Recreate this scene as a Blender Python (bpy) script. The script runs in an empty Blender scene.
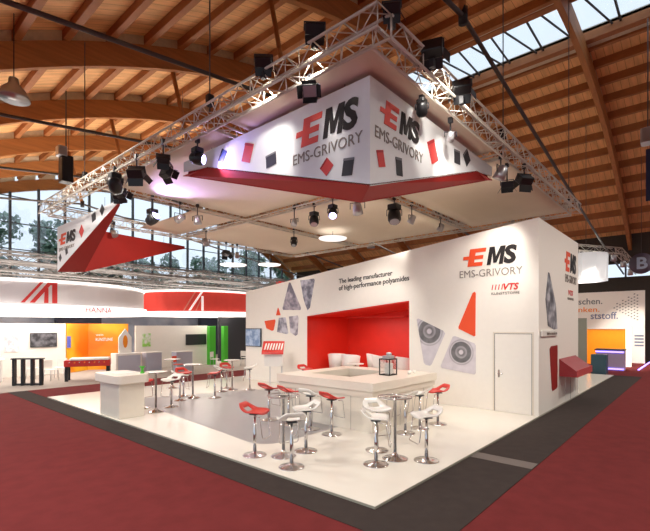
import bpy, math, random
from mathutils import Vector, Matrix
random.seed(7)
S = bpy.context.scene
COL = S.collection
PI = math.pi

# ------------------------------------------------------------------ camera, world, exposure
cam_data = bpy.data.cameras.new('camera')
cam = bpy.data.objects.new('camera', cam_data); COL.objects.link(cam)
cam.location = (-4.46, -3.087, 2.30)
cam.rotation_euler = (PI/2, 0, math.radians(-48.7))
cam_data.sensor_width = 36; cam_data.lens = 430/650*36
cam_data.shift_y = (326-265.5)/650
cam_data.clip_end = 300
S.camera = cam
S.view_settings.view_transform = 'Standard'; S.view_settings.look = 'None'
S.view_settings.gamma = 1; S.view_settings.use_curve_mapping = False
S.view_settings.exposure = 0.45
S.render.film_transparent = False
W = bpy.data.worlds.new('overcast_sky'); S.world = W; W.use_nodes = True
bgn = W.node_tree.nodes['Background']
bgn.inputs[0].default_value = (0.74, 0.86, 1.0, 1); bgn.inputs[1].default_value = 0.9

HALL_LAMP = 820      # watts of each high bay lamp
SPOT_W = 160         # watts of one stand spotlight

# ------------------------------------------------------------------ materials
def lin(c):
    return tuple(((v/255)/12.92 if v/255 <= .04045 else ((v/255+.055)/1.055)**2.4) for v in c)
MATS = {}
def mat(name, rgb, rough=.5, metal=0, spec=.5, emit=0, noise=0, nscale=8, trans=0, alpha=1, stretch=None, bump=0):
    if name in MATS: return MATS[name]
    m = bpy.data.materials.new(name); m.use_nodes = True
    nt = m.node_tree; b = nt.nodes['Principled BSDF']
    c = (*lin(rgb), 1)
    b.inputs['Base Color'].default_value = c
    b.inputs['Roughness'].default_value = rough
    b.inputs['Metallic'].default_value = metal
    b.inputs['Specular IOR Level'].default_value = spec
    b.inputs['Transmission Weight'].default_value = trans
    b.inputs['Alpha'].default_value = alpha
    if emit:
        b.inputs['Emission Color'].default_value = c; b.inputs['Emission Strength'].default_value = emit
    tc = nt.nodes.new('ShaderNodeTexCoord'); mp = nt.nodes.new('ShaderNodeMapping')
    nt.links.new(tc.outputs['Object'], mp.inputs[0])
    if stretch: mp.inputs['Scale'].default_value = stretch
    nz = nt.nodes.new('ShaderNodeTexNoise'); nz.inputs['Scale'].default_value = nscale; nz.inputs['Detail'].default_value = 3
    nt.links.new(mp.outputs[0], nz.inputs[0])
    if noise:
        mr = nt.nodes.new('ShaderNodeMapRange')
        mr.inputs['From Min'].default_value = .3; mr.inputs['From Max'].default_value = .7
        mr.inputs['To Min'].default_value = 1-noise; mr.inputs['To Max'].default_value = 1+noise
        nt.links.new(nz.outputs[0], mr.inputs['Value'])
        mx = nt.nodes.new('ShaderNodeVectorMath'); mx.operation = 'SCALE'
        mx.inputs[0].default_value = c[:3]
        nt.links.new(mr.outputs[0], mx.inputs['Scale'])
        nt.links.new(mx.outputs[0], b.inputs['Base Color'])
    if bump:
        bp = nt.nodes.new('ShaderNodeBump'); bp.inputs['Strength'].default_value = bump; bp.inputs['Distance'].default_value = .01
        nt.links.new(nz.outputs[0], bp.inputs['Height']); nt.links.new(bp.outputs[0], b.inputs['Normal'])
    MATS[name] = m
    return m

def plank_mat(name, rgb, dark, axis_scale, width):
    """boards with fine joints, by object coordinates"""
    m = mat(name, rgb, .6, noise=.16, nscale=1.5, stretch=axis_scale)
    nt = m.node_tree; b = nt.nodes['Principled BSDF']
    src = b.inputs['Base Color'].links[0].from_socket
    tc = nt.nodes.new('ShaderNodeTexCoord'); sp = nt.nodes.new('ShaderNodeSeparateXYZ'); nt.links.new(tc.outputs['Object'], sp.inputs[0])
    md = nt.nodes.new('ShaderNodeMath'); md.operation = 'PINGPONG'; md.inputs[1].default_value = width/2
    nt.links.new(sp.outputs[1], md.inputs[0])
    lt = nt.nodes.new('ShaderNodeMath'); lt.operation = 'LESS_THAN'; lt.inputs[1].default_value = .008
    nt.links.new(md.outputs[0], lt.inputs[0])
    mx = nt.nodes.new('ShaderNodeMix'); mx.data_type = 'RGBA'
    mx.inputs[7].default_value = (*lin(dark), 1)
    nt.links.new(lt.outputs[0], mx.inputs[0]); nt.links.new(src, mx.inputs[6])
    nt.links.new(mx.outputs[2], b.inputs['Base Color'])
    return m

def ring_mat(name, centre, r0, light, dark, rings=5.0):
    """printed close-up of a lamp reflector: dark rings on a pale lilac ground, centred on a point of the wall"""
    m = bpy.data.materials.new(name); m.use_nodes = True; nt = m.node_tree; b = nt.nodes['Principled BSDF']
    b.inputs['Roughness'].default_value = .5
    tc = nt.nodes.new('ShaderNodeTexCoord')
    dist = nt.nodes.new('ShaderNodeVectorMath'); dist.operation = 'DISTANCE'; dist.inputs[1].default_value = centre
    nt.links.new(tc.outputs['Object'], dist.inputs[0])
    sc = nt.nodes.new('ShaderNodeMath'); sc.operation = 'DIVIDE'; sc.inputs[1].default_value = r0
    nt.links.new(dist.outputs['Value'], sc.inputs[0])
    rp = nt.nodes.new('ShaderNodeValToRGB'); cr = rp.color_ramp
    L = (*lin(light), 1); D = (*lin(dark), 1); M = tuple((L[i]+D[i])/2 for i in range(3))+(1,)
    cr.elements[0].position = 0; cr.elements[0].color = L
    cr.elements[1].position = 1; cr.elements[1].color = L
    for p, c in ((.10, L), (.16, D), (.30, M), (.36, D), (.55, D), (.60, L), (.66, M), (.72, L)):
        e = cr.elements.new(p); e.color = c
    nt.links.new(sc.outputs[0], rp.inputs[0])
    nz = nt.nodes.new('ShaderNodeTexNoise'); nz.inputs['Scale'].default_value = 5; nt.links.new(tc.outputs['Object'], nz.inputs[0])
    mx = nt.nodes.new('ShaderNodeMix'); mx.data_type = 'RGBA'; mx.inputs[0].default_value = .25
    nt.links.new(rp.outputs[0], mx.inputs[6]); nt.links.new(nz.outputs[0], mx.inputs[7])
    nt.links.new(mx.outputs[2], b.inputs['Base Color'])
    return m

def mottled(name, a, b_, scale=3, mid=None, emit=0):
    m = bpy.data.materials.new(name); m.use_nodes = True; nt = m.node_tree; b = nt.nodes['Principled BSDF']
    tc = nt.nodes.new('ShaderNodeTexCoord'); nz = nt.nodes.new('ShaderNodeTexNoise'); nz.inputs['Scale'].default_value = scale
    nt.links.new(tc.outputs['Object'], nz.inputs[0])
    rp = nt.nodes.new('ShaderNodeValToRGB'); rp.color_ramp.elements[0].position = .38; rp.color_ramp.elements[1].position = .62
    rp.color_ramp.elements[0].color = (*lin(a), 1); rp.color_ramp.elements[1].color = (*lin(b_), 1)
    if mid: e = rp.color_ramp.elements.new(.5); e.color = (*lin(mid), 1)
    nt.links.new(nz.outputs[0], rp.inputs[0]); nt.links.new(rp.outputs[0], b.inputs['Base Color'])
    if emit:
        nt.links.new(rp.outputs[0], b.inputs['Emission Color']); b.inputs['Emission Strength'].default_value = emit
    return m

M_wall = mat('painted_white_board', (242, 236, 226), .55, noise=.01)
M_white = mat('white_laminate', (240, 236, 228), .35, noise=.01)
M_cream = mat('cream_laminate', (226, 216, 200), .35, noise=.015)
M_whitefloor = mat('glossy_white_floor', (232, 226, 214), .22, noise=.015, nscale=1.5)
M_greyfloor = mat('glossy_grey_floor', (150, 146, 146), .3, noise=.03, nscale=1.5)
M_edge = mat('platform_edge', (150, 145, 130), .5)
M_red = mat('red_panel', (226, 44, 26), .45, noise=.03, nscale=3)
M_redbanner = mat('red_banner_fabric', (170, 28, 18), .7, noise=.04, nscale=2)
M_redplastic = mat('red_plastic', (208, 52, 42), .3)
M_orangered = mat('orange_red_print', (235, 80, 35), .5)
M_black = mat('black_metal', (22, 22, 24), .45)
M_dark = mat('dark_grey_plastic', (45, 46, 50), .4)
M_chrome = mat('chrome', (205, 200, 198), .14, metal=1)
M_alu = mat('truss_aluminium', (222, 216, 204), .4, metal=.45, noise=.05)
M_bannerw = mat('white_banner_fabric', (236, 238, 238), .8, noise=.012)
M_fabric = mat('stretched_ceiling_fabric', (242, 228, 208), .85, noise=.03, nscale=.7)
M_carpet = mat('red_carpet', (108, 43, 43), .95, noise=.1, nscale=3.5, spec=.1, bump=.05)
M_darkcarpet = mat('charcoal_carpet', (62, 54, 51), .95, noise=.08, nscale=5, spec=.1)
M_greycarpet = mat('grey_carpet', (165, 155, 145), .9, noise=.05, nscale=4)
M_tape = mat('grey_tape', (104, 94, 88), .7)
M_glulam = plank_mat('glulam_timber', (182, 120, 66), (156, 96, 50), (.4, 6, 6), 50)
M_purlin = mat('purlin_timber', (170, 108, 60), .6, noise=.1, nscale=3)
M_deck = plank_mat('timber_roof_boards', (240, 184, 124), (178, 120, 68), (.5, 3, 1), .3)
M_infill = mat('pale_infill_board', (210, 196, 170), .7, noise=.08)
M_steel = mat('painted_steel', (88, 84, 80), .5, metal=.2)
M_mull = mat('window_steel', (78, 86, 92), .5)
M_logoK = mat('black_lettering', (30, 24, 24), .5)
M_logoO = mat('orange_lettering', (238, 82, 36), .5)
M_logoR = mat('red_lettering', (214, 48, 44), .5)
M_logoG = mat('thin_grey_lettering', (138, 128, 120), .5)
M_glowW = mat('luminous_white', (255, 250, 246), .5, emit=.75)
M_lampon = mat('lit_lens', (255, 244, 225), .3, emit=14)
M_lampblue = mat('lit_blue_lens', (190, 180, 255), .3, emit=9)
M_lens = mat('glass_lens', (170, 172, 180), .08, metal=.4)
M_silver = mat('silver_housing', (190, 190, 192), .3, metal=.8)
M_screen = mottled('screen_dark', (46, 46, 50), (110, 110, 115), 4, emit=.15)
M_screenblue = mottled('screen_blue', (96, 118, 150), (150, 165, 185), 5, emit=.3)
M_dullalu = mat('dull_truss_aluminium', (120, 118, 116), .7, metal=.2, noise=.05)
M_glass = mat('clear_glass', (235, 240, 240), .02, trans=1, alpha=.35)
M_winglass = mat('window_glass', (225, 238, 245), .02, trans=1, alpha=.12)
M_orange = mottled('orange_wall_print', (236, 120, 12), (250, 190, 40), .55, mid=(244, 150, 20))
M_orange2 = mat('orange_board', (240, 142, 12), .5, noise=.04)
M_green = mat('green_column', (70, 178, 40), .5)
M_lilac = mat('grey_lilac_board', (190, 192, 206), .4)
M_teal = mat('teal_cube', (52, 84, 98), .4)
M_bluegrey = mottled('blue_grey_partition', (130, 142, 160), (176, 182, 194), .6)
M_leaf = mottled('foliage_green', (60, 96, 70), (110, 140, 120), 2)
M_bark = mat('bark', (80, 66, 52), .9, noise=.2)
M_grass = mat('outside_lawn', (110, 130, 90), .9, noise=.1)
M_darkwall = mat('dark_hall_wall', (70, 62, 54), .8, noise=.05)

# ------------------------------------------------------------------ geometry helpers
class MB:
    def __init__(s): s.v = []; s.f = []; s.sm = []
    def add(s, vs, fs, smooth=False, M=None):
        n = len(s.v)
        s.v += [tuple(M @ Vector(p)) if M else tuple(p) for p in vs]
        s.f += [tuple(i+n for i in f) for f in fs]; s.sm += [smooth]*len(fs)
        return s
    def box(s, x0, x1, y0, y1, z0, z1, M=None):
        return s.add([(x0,y0,z0),(x1,y0,z0),(x1,y1,z0),(x0,y1,z0),(x0,y0,z1),(x1,y0,z1),(x1,y1,z1),(x0,y1,z1)],
            [(3,2,1,0),(4,5,6,7),(0,1,5,4),(1,2,6,5),(2,3,7,6),(3,0,4,7)], M=M)
    def rbox(s, x0, x1, y0, y1, z0, z1, r=.03, n=4, M=None):
        """box with rounded upright corners and a small chamfer on top and bottom"""
        out = []
        for cx, cy, a0 in ((x1-r,y1-r,0),(x0+r,y1-r,90),(x0+r,y0+r,180),(x1-r,y0+r,270)):
            for k in range(n+1):
                a = math.radians(a0+90*k/n); out.append((cx, cy, math.cos(a), math.sin(a)))
        c = min(.012, r*.5); N = len(out); vs = []
        for z, rr in ((z0, r-c), (z0+c, r), (z1-c, r), (z1, r-c)):
            vs += [(p[0]+p[2]*rr, p[1]+p[3]*rr, z) for p in out]
        fs = [tuple(reversed(range(N))), tuple(range(3*N, 4*N))]
        for l in range(3):
            for k in range(N): fs.append((l*N+k, l*N+(k+1)%N, (l+1)*N+(k+1)%N, (l+1)*N+k))
        return s.add(vs, fs, M=M)
    def prism(s, pts, vec, M=None):
        """planar polygon extruded by a vector"""
        N = len(pts); v = Vector(vec)
        a = [Vector(p) for p in pts]
        nrm = Vector((0,0,0))
        for i in range(N): nrm += (a[i]).cross(a[(i+1)%N])
        if nrm.dot(v) < 0: a.reverse()
        fs = [tuple(reversed(range(N))), tuple(range(N, 2*N))]
        for k in range(N): fs.append((k, (k+1)%N, N+(k+1)%N, N+k))
        return s.add([tuple(p) for p in a]+[tuple(p+v) for p in a], fs, M=M)
    def tube(s, pts, r, n=8, M=None, closed=False, smooth=True):
        P = [Vector(p) for p in pts]; N = len(P); vs = []; fs = []
        up = Vector((0,0,1)); prev = None
        for i in range(N):
            if closed: t = (P[(i+1)%N]-P[i-1]).normalized()
            elif i == 0: t = (P[1]-P[0]).normalized()
            elif i == N-1: t = (P[-1]-P[-2]).normalized()
            else: t = ((P[i+1]-P[i]).normalized()+(P[i]-P[i-1]).normalized()).normalized()
            if prev is None:
                a = t.cross(up) if abs(t.z) < .9 else t.cross(Vector((1,0,0)))
            else: a = prev - t*prev.dot(t)
            a.normalize(); b = t.cross(a); prev = a
            rr = r[i] if isinstance(r, (list, tuple)) else r
            for k in range(n):
                an = 2*PI*k/n; vs.append(P[i]+a*math.cos(an)*rr+b*math.sin(an)*rr)
        L = N if closed else N-1
        for i in range(L):
            for k in range(n):
                j = (i+1) % N
                fs.append((i*n+k, i*n+(k+1)%n, j*n+(k+1)%n, j*n+k))
        if not closed: fs += [tuple(reversed(range(n))), tuple(range((N-1)*n, N*n))]
        return s.add([tuple(v) for v in vs], fs, smooth, M)
    def lathe(s, prof, n=24, M=None, smooth=True):
        """profile of (radius, z) revolved about z"""
        vs = []; fs = []; N = len(prof)
        for r, z in prof:
            for k in range(n):
                a = 2*PI*k/n; vs.append((r*math.cos(a), r*math.sin(a), z))
        for i in range(N-1):
            for k in range(n): fs.append((i*n+k, i*n+(k+1)%n, (i+1)*n+(k+1)%n, (i+1)*n+k))
        if prof[0][0] > 1e-4: fs.append(tuple(reversed(range(n))))
        if prof[-1][0] > 1e-4: fs.append(tuple(range((N-1)*n, N*n)))
        return s.add(vs, fs, smooth, M)
    def disc(s, r, z0, z1, n=24, M=None): return s.lathe([(r, z0), (r, z1)], n, M, False)
    def obj(s, name, m, parent=None, loc=None):
        me = bpy.data.meshes.new(name); me.from_pydata(s.v, [], s.f); me.update()
        me.polygons.foreach_set('use_smooth', s.sm); me.materials.append(m)
        o = bpy.data.objects.new(name, me); COL.objects.link(o)
        if parent: o.parent = parent
        if loc: o.location = loc
        return o

def T(x, y, z): return Matrix.Translation((x, y, z))
def RZ(a): return Matrix.Rotation(a, 4, 'Z')
def tag(o, label, cat, group=None, kind=None):
    o['label'] = label; o['category'] = cat
    if group: o['group'] = group
    if kind: o['kind'] = kind
    return o
def thing(name, label, cat, loc=(0,0,0), rz=0, group=None):
    o = bpy.data.objects.new(name, None); COL.objects.link(o); o.empty_display_size = .1
    o.location = loc; o.rotation_euler = (0, 0, rz)
    return tag(o, label, cat, group)
def struct(name, mb, m, label=None, cat=None, parent=None):
    o = mb.obj(name, m, parent)
    if not parent:
        o['kind'] = 'structure'
        if label: o['label'] = label; o['category'] = cat
    return o
def copy_tree(o, parent=None):
    c = o.copy(); COL.objects.link(c)
    if parent: c.parent = parent
    for ch in o.children: copy_tree(ch, c)
    return c

class Frame:
    """a flat face to print on: origin, right, up, outward normal"""
    def __init__(s, o, r, u, n): s.o = Vector(o); s.r = Vector(r); s.u = Vector(u); s.n = Vector(n)
    def p(s, x, y, d=0): return s.o+s.r*x+s.u*y+s.n*d
    def poly(s, mb, pts, d=.004, t=.006): return mb.prism([s.p(x, y, d) for x, y in pts], s.n*t)

def text(body, fr, x0, x1, y0, y1, m, parent, name='lettering', bold=0, shear=0, d=.004, slope=0):
    cu = bpy.data.curves.new(name, 'FONT'); cu.body = body; cu.offset = bold; cu.shear = shear
    cu.extrude = .004; cu.resolution_u = 3
    tmp = bpy.data.objects.new('tmp', cu); COL.objects.link(tmp)
    dg = bpy.context.evaluated_depsgraph_get()
    me = bpy.data.meshes.new_from_object(tmp.evaluated_get(dg))
    bpy.data.objects.remove(tmp)
    xs = [v.co.x for v in me.vertices]; ys = [v.co.y for v in me.vertices]
    ax, bx, ay, by = min(xs), max(xs), min(ys), max(ys)
    for v in me.vertices:
        u = (v.co.x-ax)/(bx-ax); w = (v.co.y-ay)/(by-ay)
        v.co = fr.p(x0+u*(x1-x0), y0+w*(y1-y0)+slope*u*(x1-x0), d+.004+v.co.z)
    me.materials.clear(); me.materials.append(m)
    o = bpy.data.objects.new(name, me); COL.objects.link(o); o.parent = parent
    return o

def ems_logo(fr, x0, x1, y0, y1, gx0, gx1, gy0, gy1, parent, d=.004, orange=None, slope=0):
    """EMS wordmark with the stepped E, and the thin line below it"""
    w = x1-x0; h = y1-y0; ew = w*.40
    mb = MB(); sh = .14
    def P(u, v): return (x0+(u+sh*v)*ew, y0+v*h+slope*u*ew)
    for (a, b, c, e) in ((.2, .5, 0, 1), (.5, .98, .78, 1), (.5, .9, .39, .6), (.5, .92, 0, .22), (-.08, .2, .40, .60), (-.02,.2,.0,.0)):
        if e > c: fr.poly(mb, [P(a,c), P(b,c), P(b,e), P(a,e)], d, .008)
    mb.obj('orange_letter', orange or M_logoO, parent)
    mb = MB(); mx0 = 1.14; mw = (w/ew-mx0)*.54; yo = slope*ew
    mp = [(0,0),(0,1),(.32,1),(.5,.45),(.68,1),(1,1),(1,0),(.76,0),(.76,.66),(.6,.1),(.4,.1),(.24,.66),(.24,0)]
    fr.poly(mb, [P(mx0+u*mw, v) for u, v in mp], d, .008); mb.obj('black_letter', M_logoK, parent)
    sx0 = x0+ew*(mx0+mw*1.06)
    text('S', fr, sx0, x1, y0+slope*(sx0-x0)-h*.01, y1+slope*(sx0-x0)+h*.01, M_logoK, parent, name='black_letter', bold=.045, shear=.12, d=d, slope=slope)
    text('EMS-GRIVORY', fr, gx0, gx1, gy0, gy1, M_logoG, parent, bold=-.004, d=d, slope=slope)

# ================================================================== THE HALL
def zr(x): return 9.90+.4817*x-.01897*x*x       # underside of the roof arches
X0, X1 = -6.5, 30.0
YB, YW = -15.25, 31.5
struct('floor', MB().box(-30, 31, -25, YW+.3, -.06, 0), M_carpet, 'red carpet of the exhibition hall aisles', 'floor')
struct('floor_border', MB().prism([(-.55,-1.04,.002),(19.5,-1.04,.002),(19.5,0,.002),(19.5,12.6,.002),(0,15.2,.002),(-.55,16.2,.002)], (0,0,.006)), M_darkcarpet,
       'charcoal carpet border laid around the white platform', 'carpet')
struct('floor_strip', MB().prism([(2.89,-.0,.009),(3.24,-.0,.009),(3.24,-1.03,.009),(2.89,-1.03,.009)], (0,0,.002)), M_tape,
       'lighter grey strip across the charcoal carpet border', 'carpet')
struct('floor_aisle', MB().box(-.0, 19.4, 12.62, 14.85, .009, .014), M_carpet, 'red aisle carpet behind the white platform', 'carpet')
struct('floor_neighbour', MB().box(-8, 22, 14.85, 31, .003, .02), M_greycarpet, 'pale grey carpet under the neighbouring stands', 'carpet')

# roof deck
deck = MB(); xs = [X0+i*(X1-X0)/36 for i in range(37)]
def deck_part(xa, xb):
    n = max(2, int((xb-xa)/1)); q = [xa+i*(xb-xa)/n for i in range(n+1)]
    for a, b in zip(q[:-1], q[1:]):
        deck.add([(a,YB,zr(a)+1.08),(b,YB,zr(b)+1.08),(b,YW+.6,zr(b)+1.08),(a,YW+.6,zr(a)+1.08),
                  (a,YB,zr(a)+1.2),(b,YB,zr(b)+1.2),(b,YW+.6,zr(b)+1.2),(a,YW+.6,zr(a)+1.2)],
                 [(3,2,1,0),(4,5,6,7),(0,1,5,4),(1,2,6,5),(2,3,7,6),(3,0,4,7)])
deck_part(X0, 12.7); deck_part(15.15, X1)
roof = struct('ceiling', deck, M_deck, 'boarded timber underside of the arched hall roof', 'ceiling')
# purlins, one child each
x = -6.1
purl = []
while x < X1:
    if not (12.5 < x < 15.6): purl.append(x)
    x += 1.22
for x in purl+[12.55, 15.3]:
    w = .09 if x not in (12.55, 15.3) else .16
    s = .4817-2*.01897*x
    mb = MB(); mb.prism([(x-w, YB, zr(x)+.76), (x+w, YB, zr(x)+.76), (x+w, YB, zr(x)+1.08+s*w), (x-w, YB, zr(x)+1.08-s*w)], (0, YW-YB, 0))
    mb.obj('purlin', M_purlin, roof)
# laminated arches
def arch(y):
    mb = MB(); n = 44; q = [X0+i*(X1-X0)/n for i in range(n+1)]
    vs = []; fs = []
    for a in q:
        for dy, dz in ((-.10, 0), (.10, 0), (.10, .76), (-.10, .76)): vs.append((a, y+dy, zr(a)+dz))
    for i in range(n):
        for k in range(4): fs.append((i*4+k, (i+1)*4+k, (i+1)*4+(k+1)%4, i*4+(k+1)%4))
    fs += [(0,1,2,3), (n*4+3, n*4+2, n*4+1, n*4)]
    mb.add(vs, fs)
    o = struct('roof_beam', mb, M_glulam, 'laminated timber arch spanning the hall', 'beam')
    mi = MB()
    for a, b in zip(purl[:-1], purl[1:]):
        if b-a < 1.5: mi.prism([(a+.1,y-.05,zr(a+.1)+.76),(b-.1,y-.05,zr(b-.1)+.76),(b-.1,y-.05,zr(b-.1)+1.08),(a+.1,y-.05,zr(a+.1)+1.08)], (0,.1,0))
    mi.obj('sunlit_strip_board', M_infill, o)  # pale boards stand in for the sunlit strips between the purlins
    return o
ys = [.5+5.25*k for k in range(-3, 7)]
for y in ys: arch(y)
# steel ties and timber struts below the arches
for k, y in enumerate(ys):
    if k < 3 or y > 24: continue
    mb = MB(); yy = y+.18
    mb.tube([(-6.2, yy, 7.4), (4.2, yy, 8.78), (20.5, yy, 6.45), (28.5, yy, 5.6)], .05, 8)
    tie = struct('roof_tie', mb, M_steel, 'grey steel tie rod below a timber arch', 'tie rod')
    MB().tube([(4.2, yy, 8.78), (3.5, yy, zr(3.5)+.1)], .09, 4).obj('strut', M_glulam, tie)
    MB().tube([(4.2, yy, 8.62), (4.2, yy, 8.95)], .1, 8).obj('bracket', M_black, tie)
# skylight along the ridge
sk = MB(); sk.box(12.7, 15.15, YB, YW+.5, zr(12.6)+1.05, zr(12.6)+1.08)
window1 = struct('window_1', sk, M_winglass, 'long ridge skylight of the hall roof', 'window')
fb = MB(); y = YB+1
i = 0
while y < YW:
    z = zr(12.6)+.92
    fb.tube([(12.65, y, z), (15.2, y, z)], .045, 6); fb.tube([(12.65, y+.9, z), (15.2, y+.25, z)], .04, 6)
    y += 1.35
fb.obj('window_frame', M_mull, window1)
struct('ceiling_upstand', MB().box(15.15, 15.8, YB, YW+.5, zr(15.15)+.78, zr(12.6)+1.12).box(12.3, 12.7, YB, YW+.5, zr(12.5)+.79, zr(12.6)+1.12), M_infill, 'pale upstand boards beside the ridge skylight', 'trim')

# glazed gable at the far end
mull = MB(); x = -.1
def zt(x): return min(zr(x), 14)-.02
xm = [ -5.0+1.64*k for k in range(22) ]
for x in xm: mull.box(x-.07, x+.07, YW-.06, YW+.12, 0, max(zt(x), 1))
z = 2.2
while z < 12.9:
    a = max(X0, min(12.6, 12.6-math.sqrt(max(0, (12.96-z)/.01897)))); b = min(X1, 12.8+math.sqrt(max(0, (12.96-z)/.01897)))
    mull.box(a, b, YW-.03, YW+.06, z-.03, z+.03); z += 1.75
gp = [(X0, YW+.03, .02)]+[(a, YW+.03, zr(a)+.7) for a in xs]+[(X1, YW+.03, .02)]
win2 = struct('window_2', MB().prism(gp, (0, .02, 0)), M_winglass, 'glazed gable wall of the hall with trees behind', 'window')
mull.obj('window_frame', M_mull, win2)
# side wall with ribbon window
wr = MB(); wr.box(X1, X1+.25, YB, YW, 0, 5.55).box(X1, X1+.25, YB, YW, 6.45, zr(X1)+1.1)
struct('wall_right', wr, M_darkwall, 'dark side wall of the hall behind the stands', 'wall')
w3 = struct('window_3', MB().box(X1+.1, X1+.12, YB, YW, 5.55, 6.45), M_winglass, 'ribbon window high in the dark side wall', 'window')
fb = MB(); y = YB
while y < YW: fb.box(X1+.02, X1+.2, y-.05, y+.05, 5.55, 6.45); y += 1.6
fb.obj('window_frame', M_mull, w3)
struct('ground', MB().box(-60, 120, YW+.4, 110, -.3, -.1), M_grass, 'lawn outside behind the hall windows', 'lawn')
struct('wall_light_block', MB().box(X0, X1, YB-.4, YB-.1, 0, 10), M_infill, 'unseen pale wall added to block and bounce light at the near hall end', 'wall')  # out of view, added to cut light from this side; pale for bounce
# trees outside
def tree(x, y, h, r, label):
    t = thing('tree', label, 'tree', (x, y, -.1), 0, 'trees outside the glazed gable')
    MB().tube([(0,0,0),(.1,.05,h*.5),(.05,0,h*.8)], [.28,.2,.08], 8).obj('trunk', M_bark, t)
    mb = MB(); rnd = random.Random(int(x*10))
    cl = [(rnd.uniform(-.6,.6)*r, rnd.uniform(-.6,.6)*r, h*rnd.uniform(.3,.92), r*rnd.uniform(.3,.55)) for _ in range(22)]
    for cx, cy, cz, cr in cl:
        for _ in range(150):
            d = Vector((rnd.gauss(0,1), rnd.gauss(0,1), rnd.gauss(0,1))).normalized()*cr*rnd.uniform(.6,1.05)
            p = Vector((cx,cy,cz))+d; a = Vector((rnd.gauss(0,1), rnd.gauss(0,1), rnd.gauss(0,1))).normalized()*.27
            b = a.cross(d).normalized()*.2
            mb.add([p-a, p-b, p+a, p+b], [(0,1,2,3)])
    mb.obj('crown', M_leaf, t)
for i, (x, y, h, r) in enumerate([(3.0,40,11.5,2.6),(9.0,40.5,12,2.6),(13.4,43,9.5,2.5),(20,44,10.5,3),(26.5,44,11,3),(33,44,13,3.1),(39.5,44,13.5,3.1),(-2.4,40,11.5,2.6)]):
    tree(x, y, h, r, ['leafy tree outside the glass behind the corner banner, its crown spread low', 'tall leafy tree outside the glass, second from the white ring canopy side',
      'tree outside the glass seen above the red banner wing', 'low tree outside the glass seen over the red ring canopy', 'tree outside the glass just above the white partition wall end',
      'tree outside beside the sloping end of the gable glazing', 'outermost tree beyond the sloping gable edge', 'tree outside the glass at the picture edge above the white ring'][i])

# ================================================================== THE STAND
plat = thing('stand_platform', 'white glossy raised platform floor of the corner stand', 'platform')
MB().box(0, 19.2, 0, 12.6, .008, .04).obj('deck_surface', M_whitefloor, plat)
MB().box(-.012, 19.2, -.012, 0, .008, .038).box(-.012, 0, 0, 12.6, .008, .038).obj('edge_trim', M_edge, plat)
g = MB()
pts = []
for cx, cy, a0 in ((1.3,3.65,180),(2.7,3.65,270)):
    pass
r = .5
def arc(cx, cy, a0, a1, n=6): return [(cx+r*math.cos(math.radians(a0+(a1-a0)*k/n)), cy+r*math.sin(math.radians(a0+(a1-a0)*k/n)), .0405) for k in range(n+1)]
g.prism(arc(1.35, 3.55, 180, 270)+[(5.9,3.05,.0405)]+[(5.9,8.6,.0405)]+[(1.9,10.1,.0405),(1.35,9.3,.0405),(1.25,7.5,.0405)], (0,0,.002))
g.obj('grey_floor_inlay', M_greyfloor, plat)

# ---- partition block
WX, WE = 7.16, 11.7
def wt(y): return 5.02-.108*y
pw = thing('exhibition_booth', 'tall white partition block with sloping top, logo and red niche', 'booth', (0,0,.043))
wb = MB(); D4 = -.04
def wz(y): return wt(y)-.04
wb.prism([(WX,0,0),(WX,3.68,0),(WX,3.68,wz(3.68)),(WX,0,wz(0))], (WE-WX,0,0))
wb.prism([(WX,8.02,0),(WX,11.64,0),(WX,11.64,wz(11.64)),(WX,8.02,wz(8.02))], (WE-WX,0,0))
wb.prism([(WX,3.68,3.04),(WX,8.02,2.63),(WX,8.02,wz(8.02)),(WX,3.68,wz(3.68))], (WE-WX,0,0))
wb.prism([(9.65,3.68,0),(9.65,8.02,0),(9.65,8.02,2.63),(9.65,3.68,3.04)], (WE-9.65,0,0))
wb.obj('wall_body', M_wall, pw)
MB().prism([(9.64,3.69,0),(9.64,8.01,0),(9.64,8.01,2.62),(9.64,3.69,3.03)], (.008,0,0)).prism([(WX+.01,8.0,0),(9.64,8.0,0),(9.64,8.0,2.62),(WX+.01,8.0,2.62)], (0,.015,0))\
    .prism([(9.64,3.69,3.03),(9.64,8.01,2.62),(9.64,8.01,2.60),(9.64,3.69,3.01)], (WX+.004-9.64,0,0)).prism([(WX+.01,3.685,0),(9.64,3.685,0),(9.64,3.685,3.0),(WX+.01,3.685,3.0)], (0,.015,0)).obj('red_niche_lining', M_red, pw)
# thin front frame of the niche
FW = Frame((WX, 0, -.04), (0,-1,0), (0,0,1), (-1,0,0))     # x = -Y, y = z above the hall floor
FS = Frame((0, 0, -.04), (1,0,0), (0,0,1), (0,-1,0))        # side face, x = X
# door
dz = MB(); dz.box(WX-.012, WX+.0, .16, 1.08, .0, 2.05)
dr = dz.obj('door', M_wall, pw)
fm = MB(); fm.box(WX-.02, WX, .11, .15, 0, 2.1).box(WX-.02, WX, 1.09, 1.13, 0, 2.1).box(WX-.02, WX, .15, 1.09, 2.06, 2.1)
fm.obj('door_frame', M_cream, pw)
gp_ = MB(); gp_.box(WX-.014, WX-.001, .15, .163, 0, 2.06).box(WX-.014, WX-.001, 1.077, 1.09, 0, 2.06).box(WX-.014, WX-.001, .15, 1.09, 2.048, 2.06)
gp_.obj('door_gap', M_dark, pw)
MB().tube([(WX-.02,.98,1.0),(WX-.07,.98,1.0),(WX-.07,.86,1.0)], .012, 8).box(WX-.02,WX-.01,.95,1.0,.9,1.1).obj('door_handle', M_chrome, dr)
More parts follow.
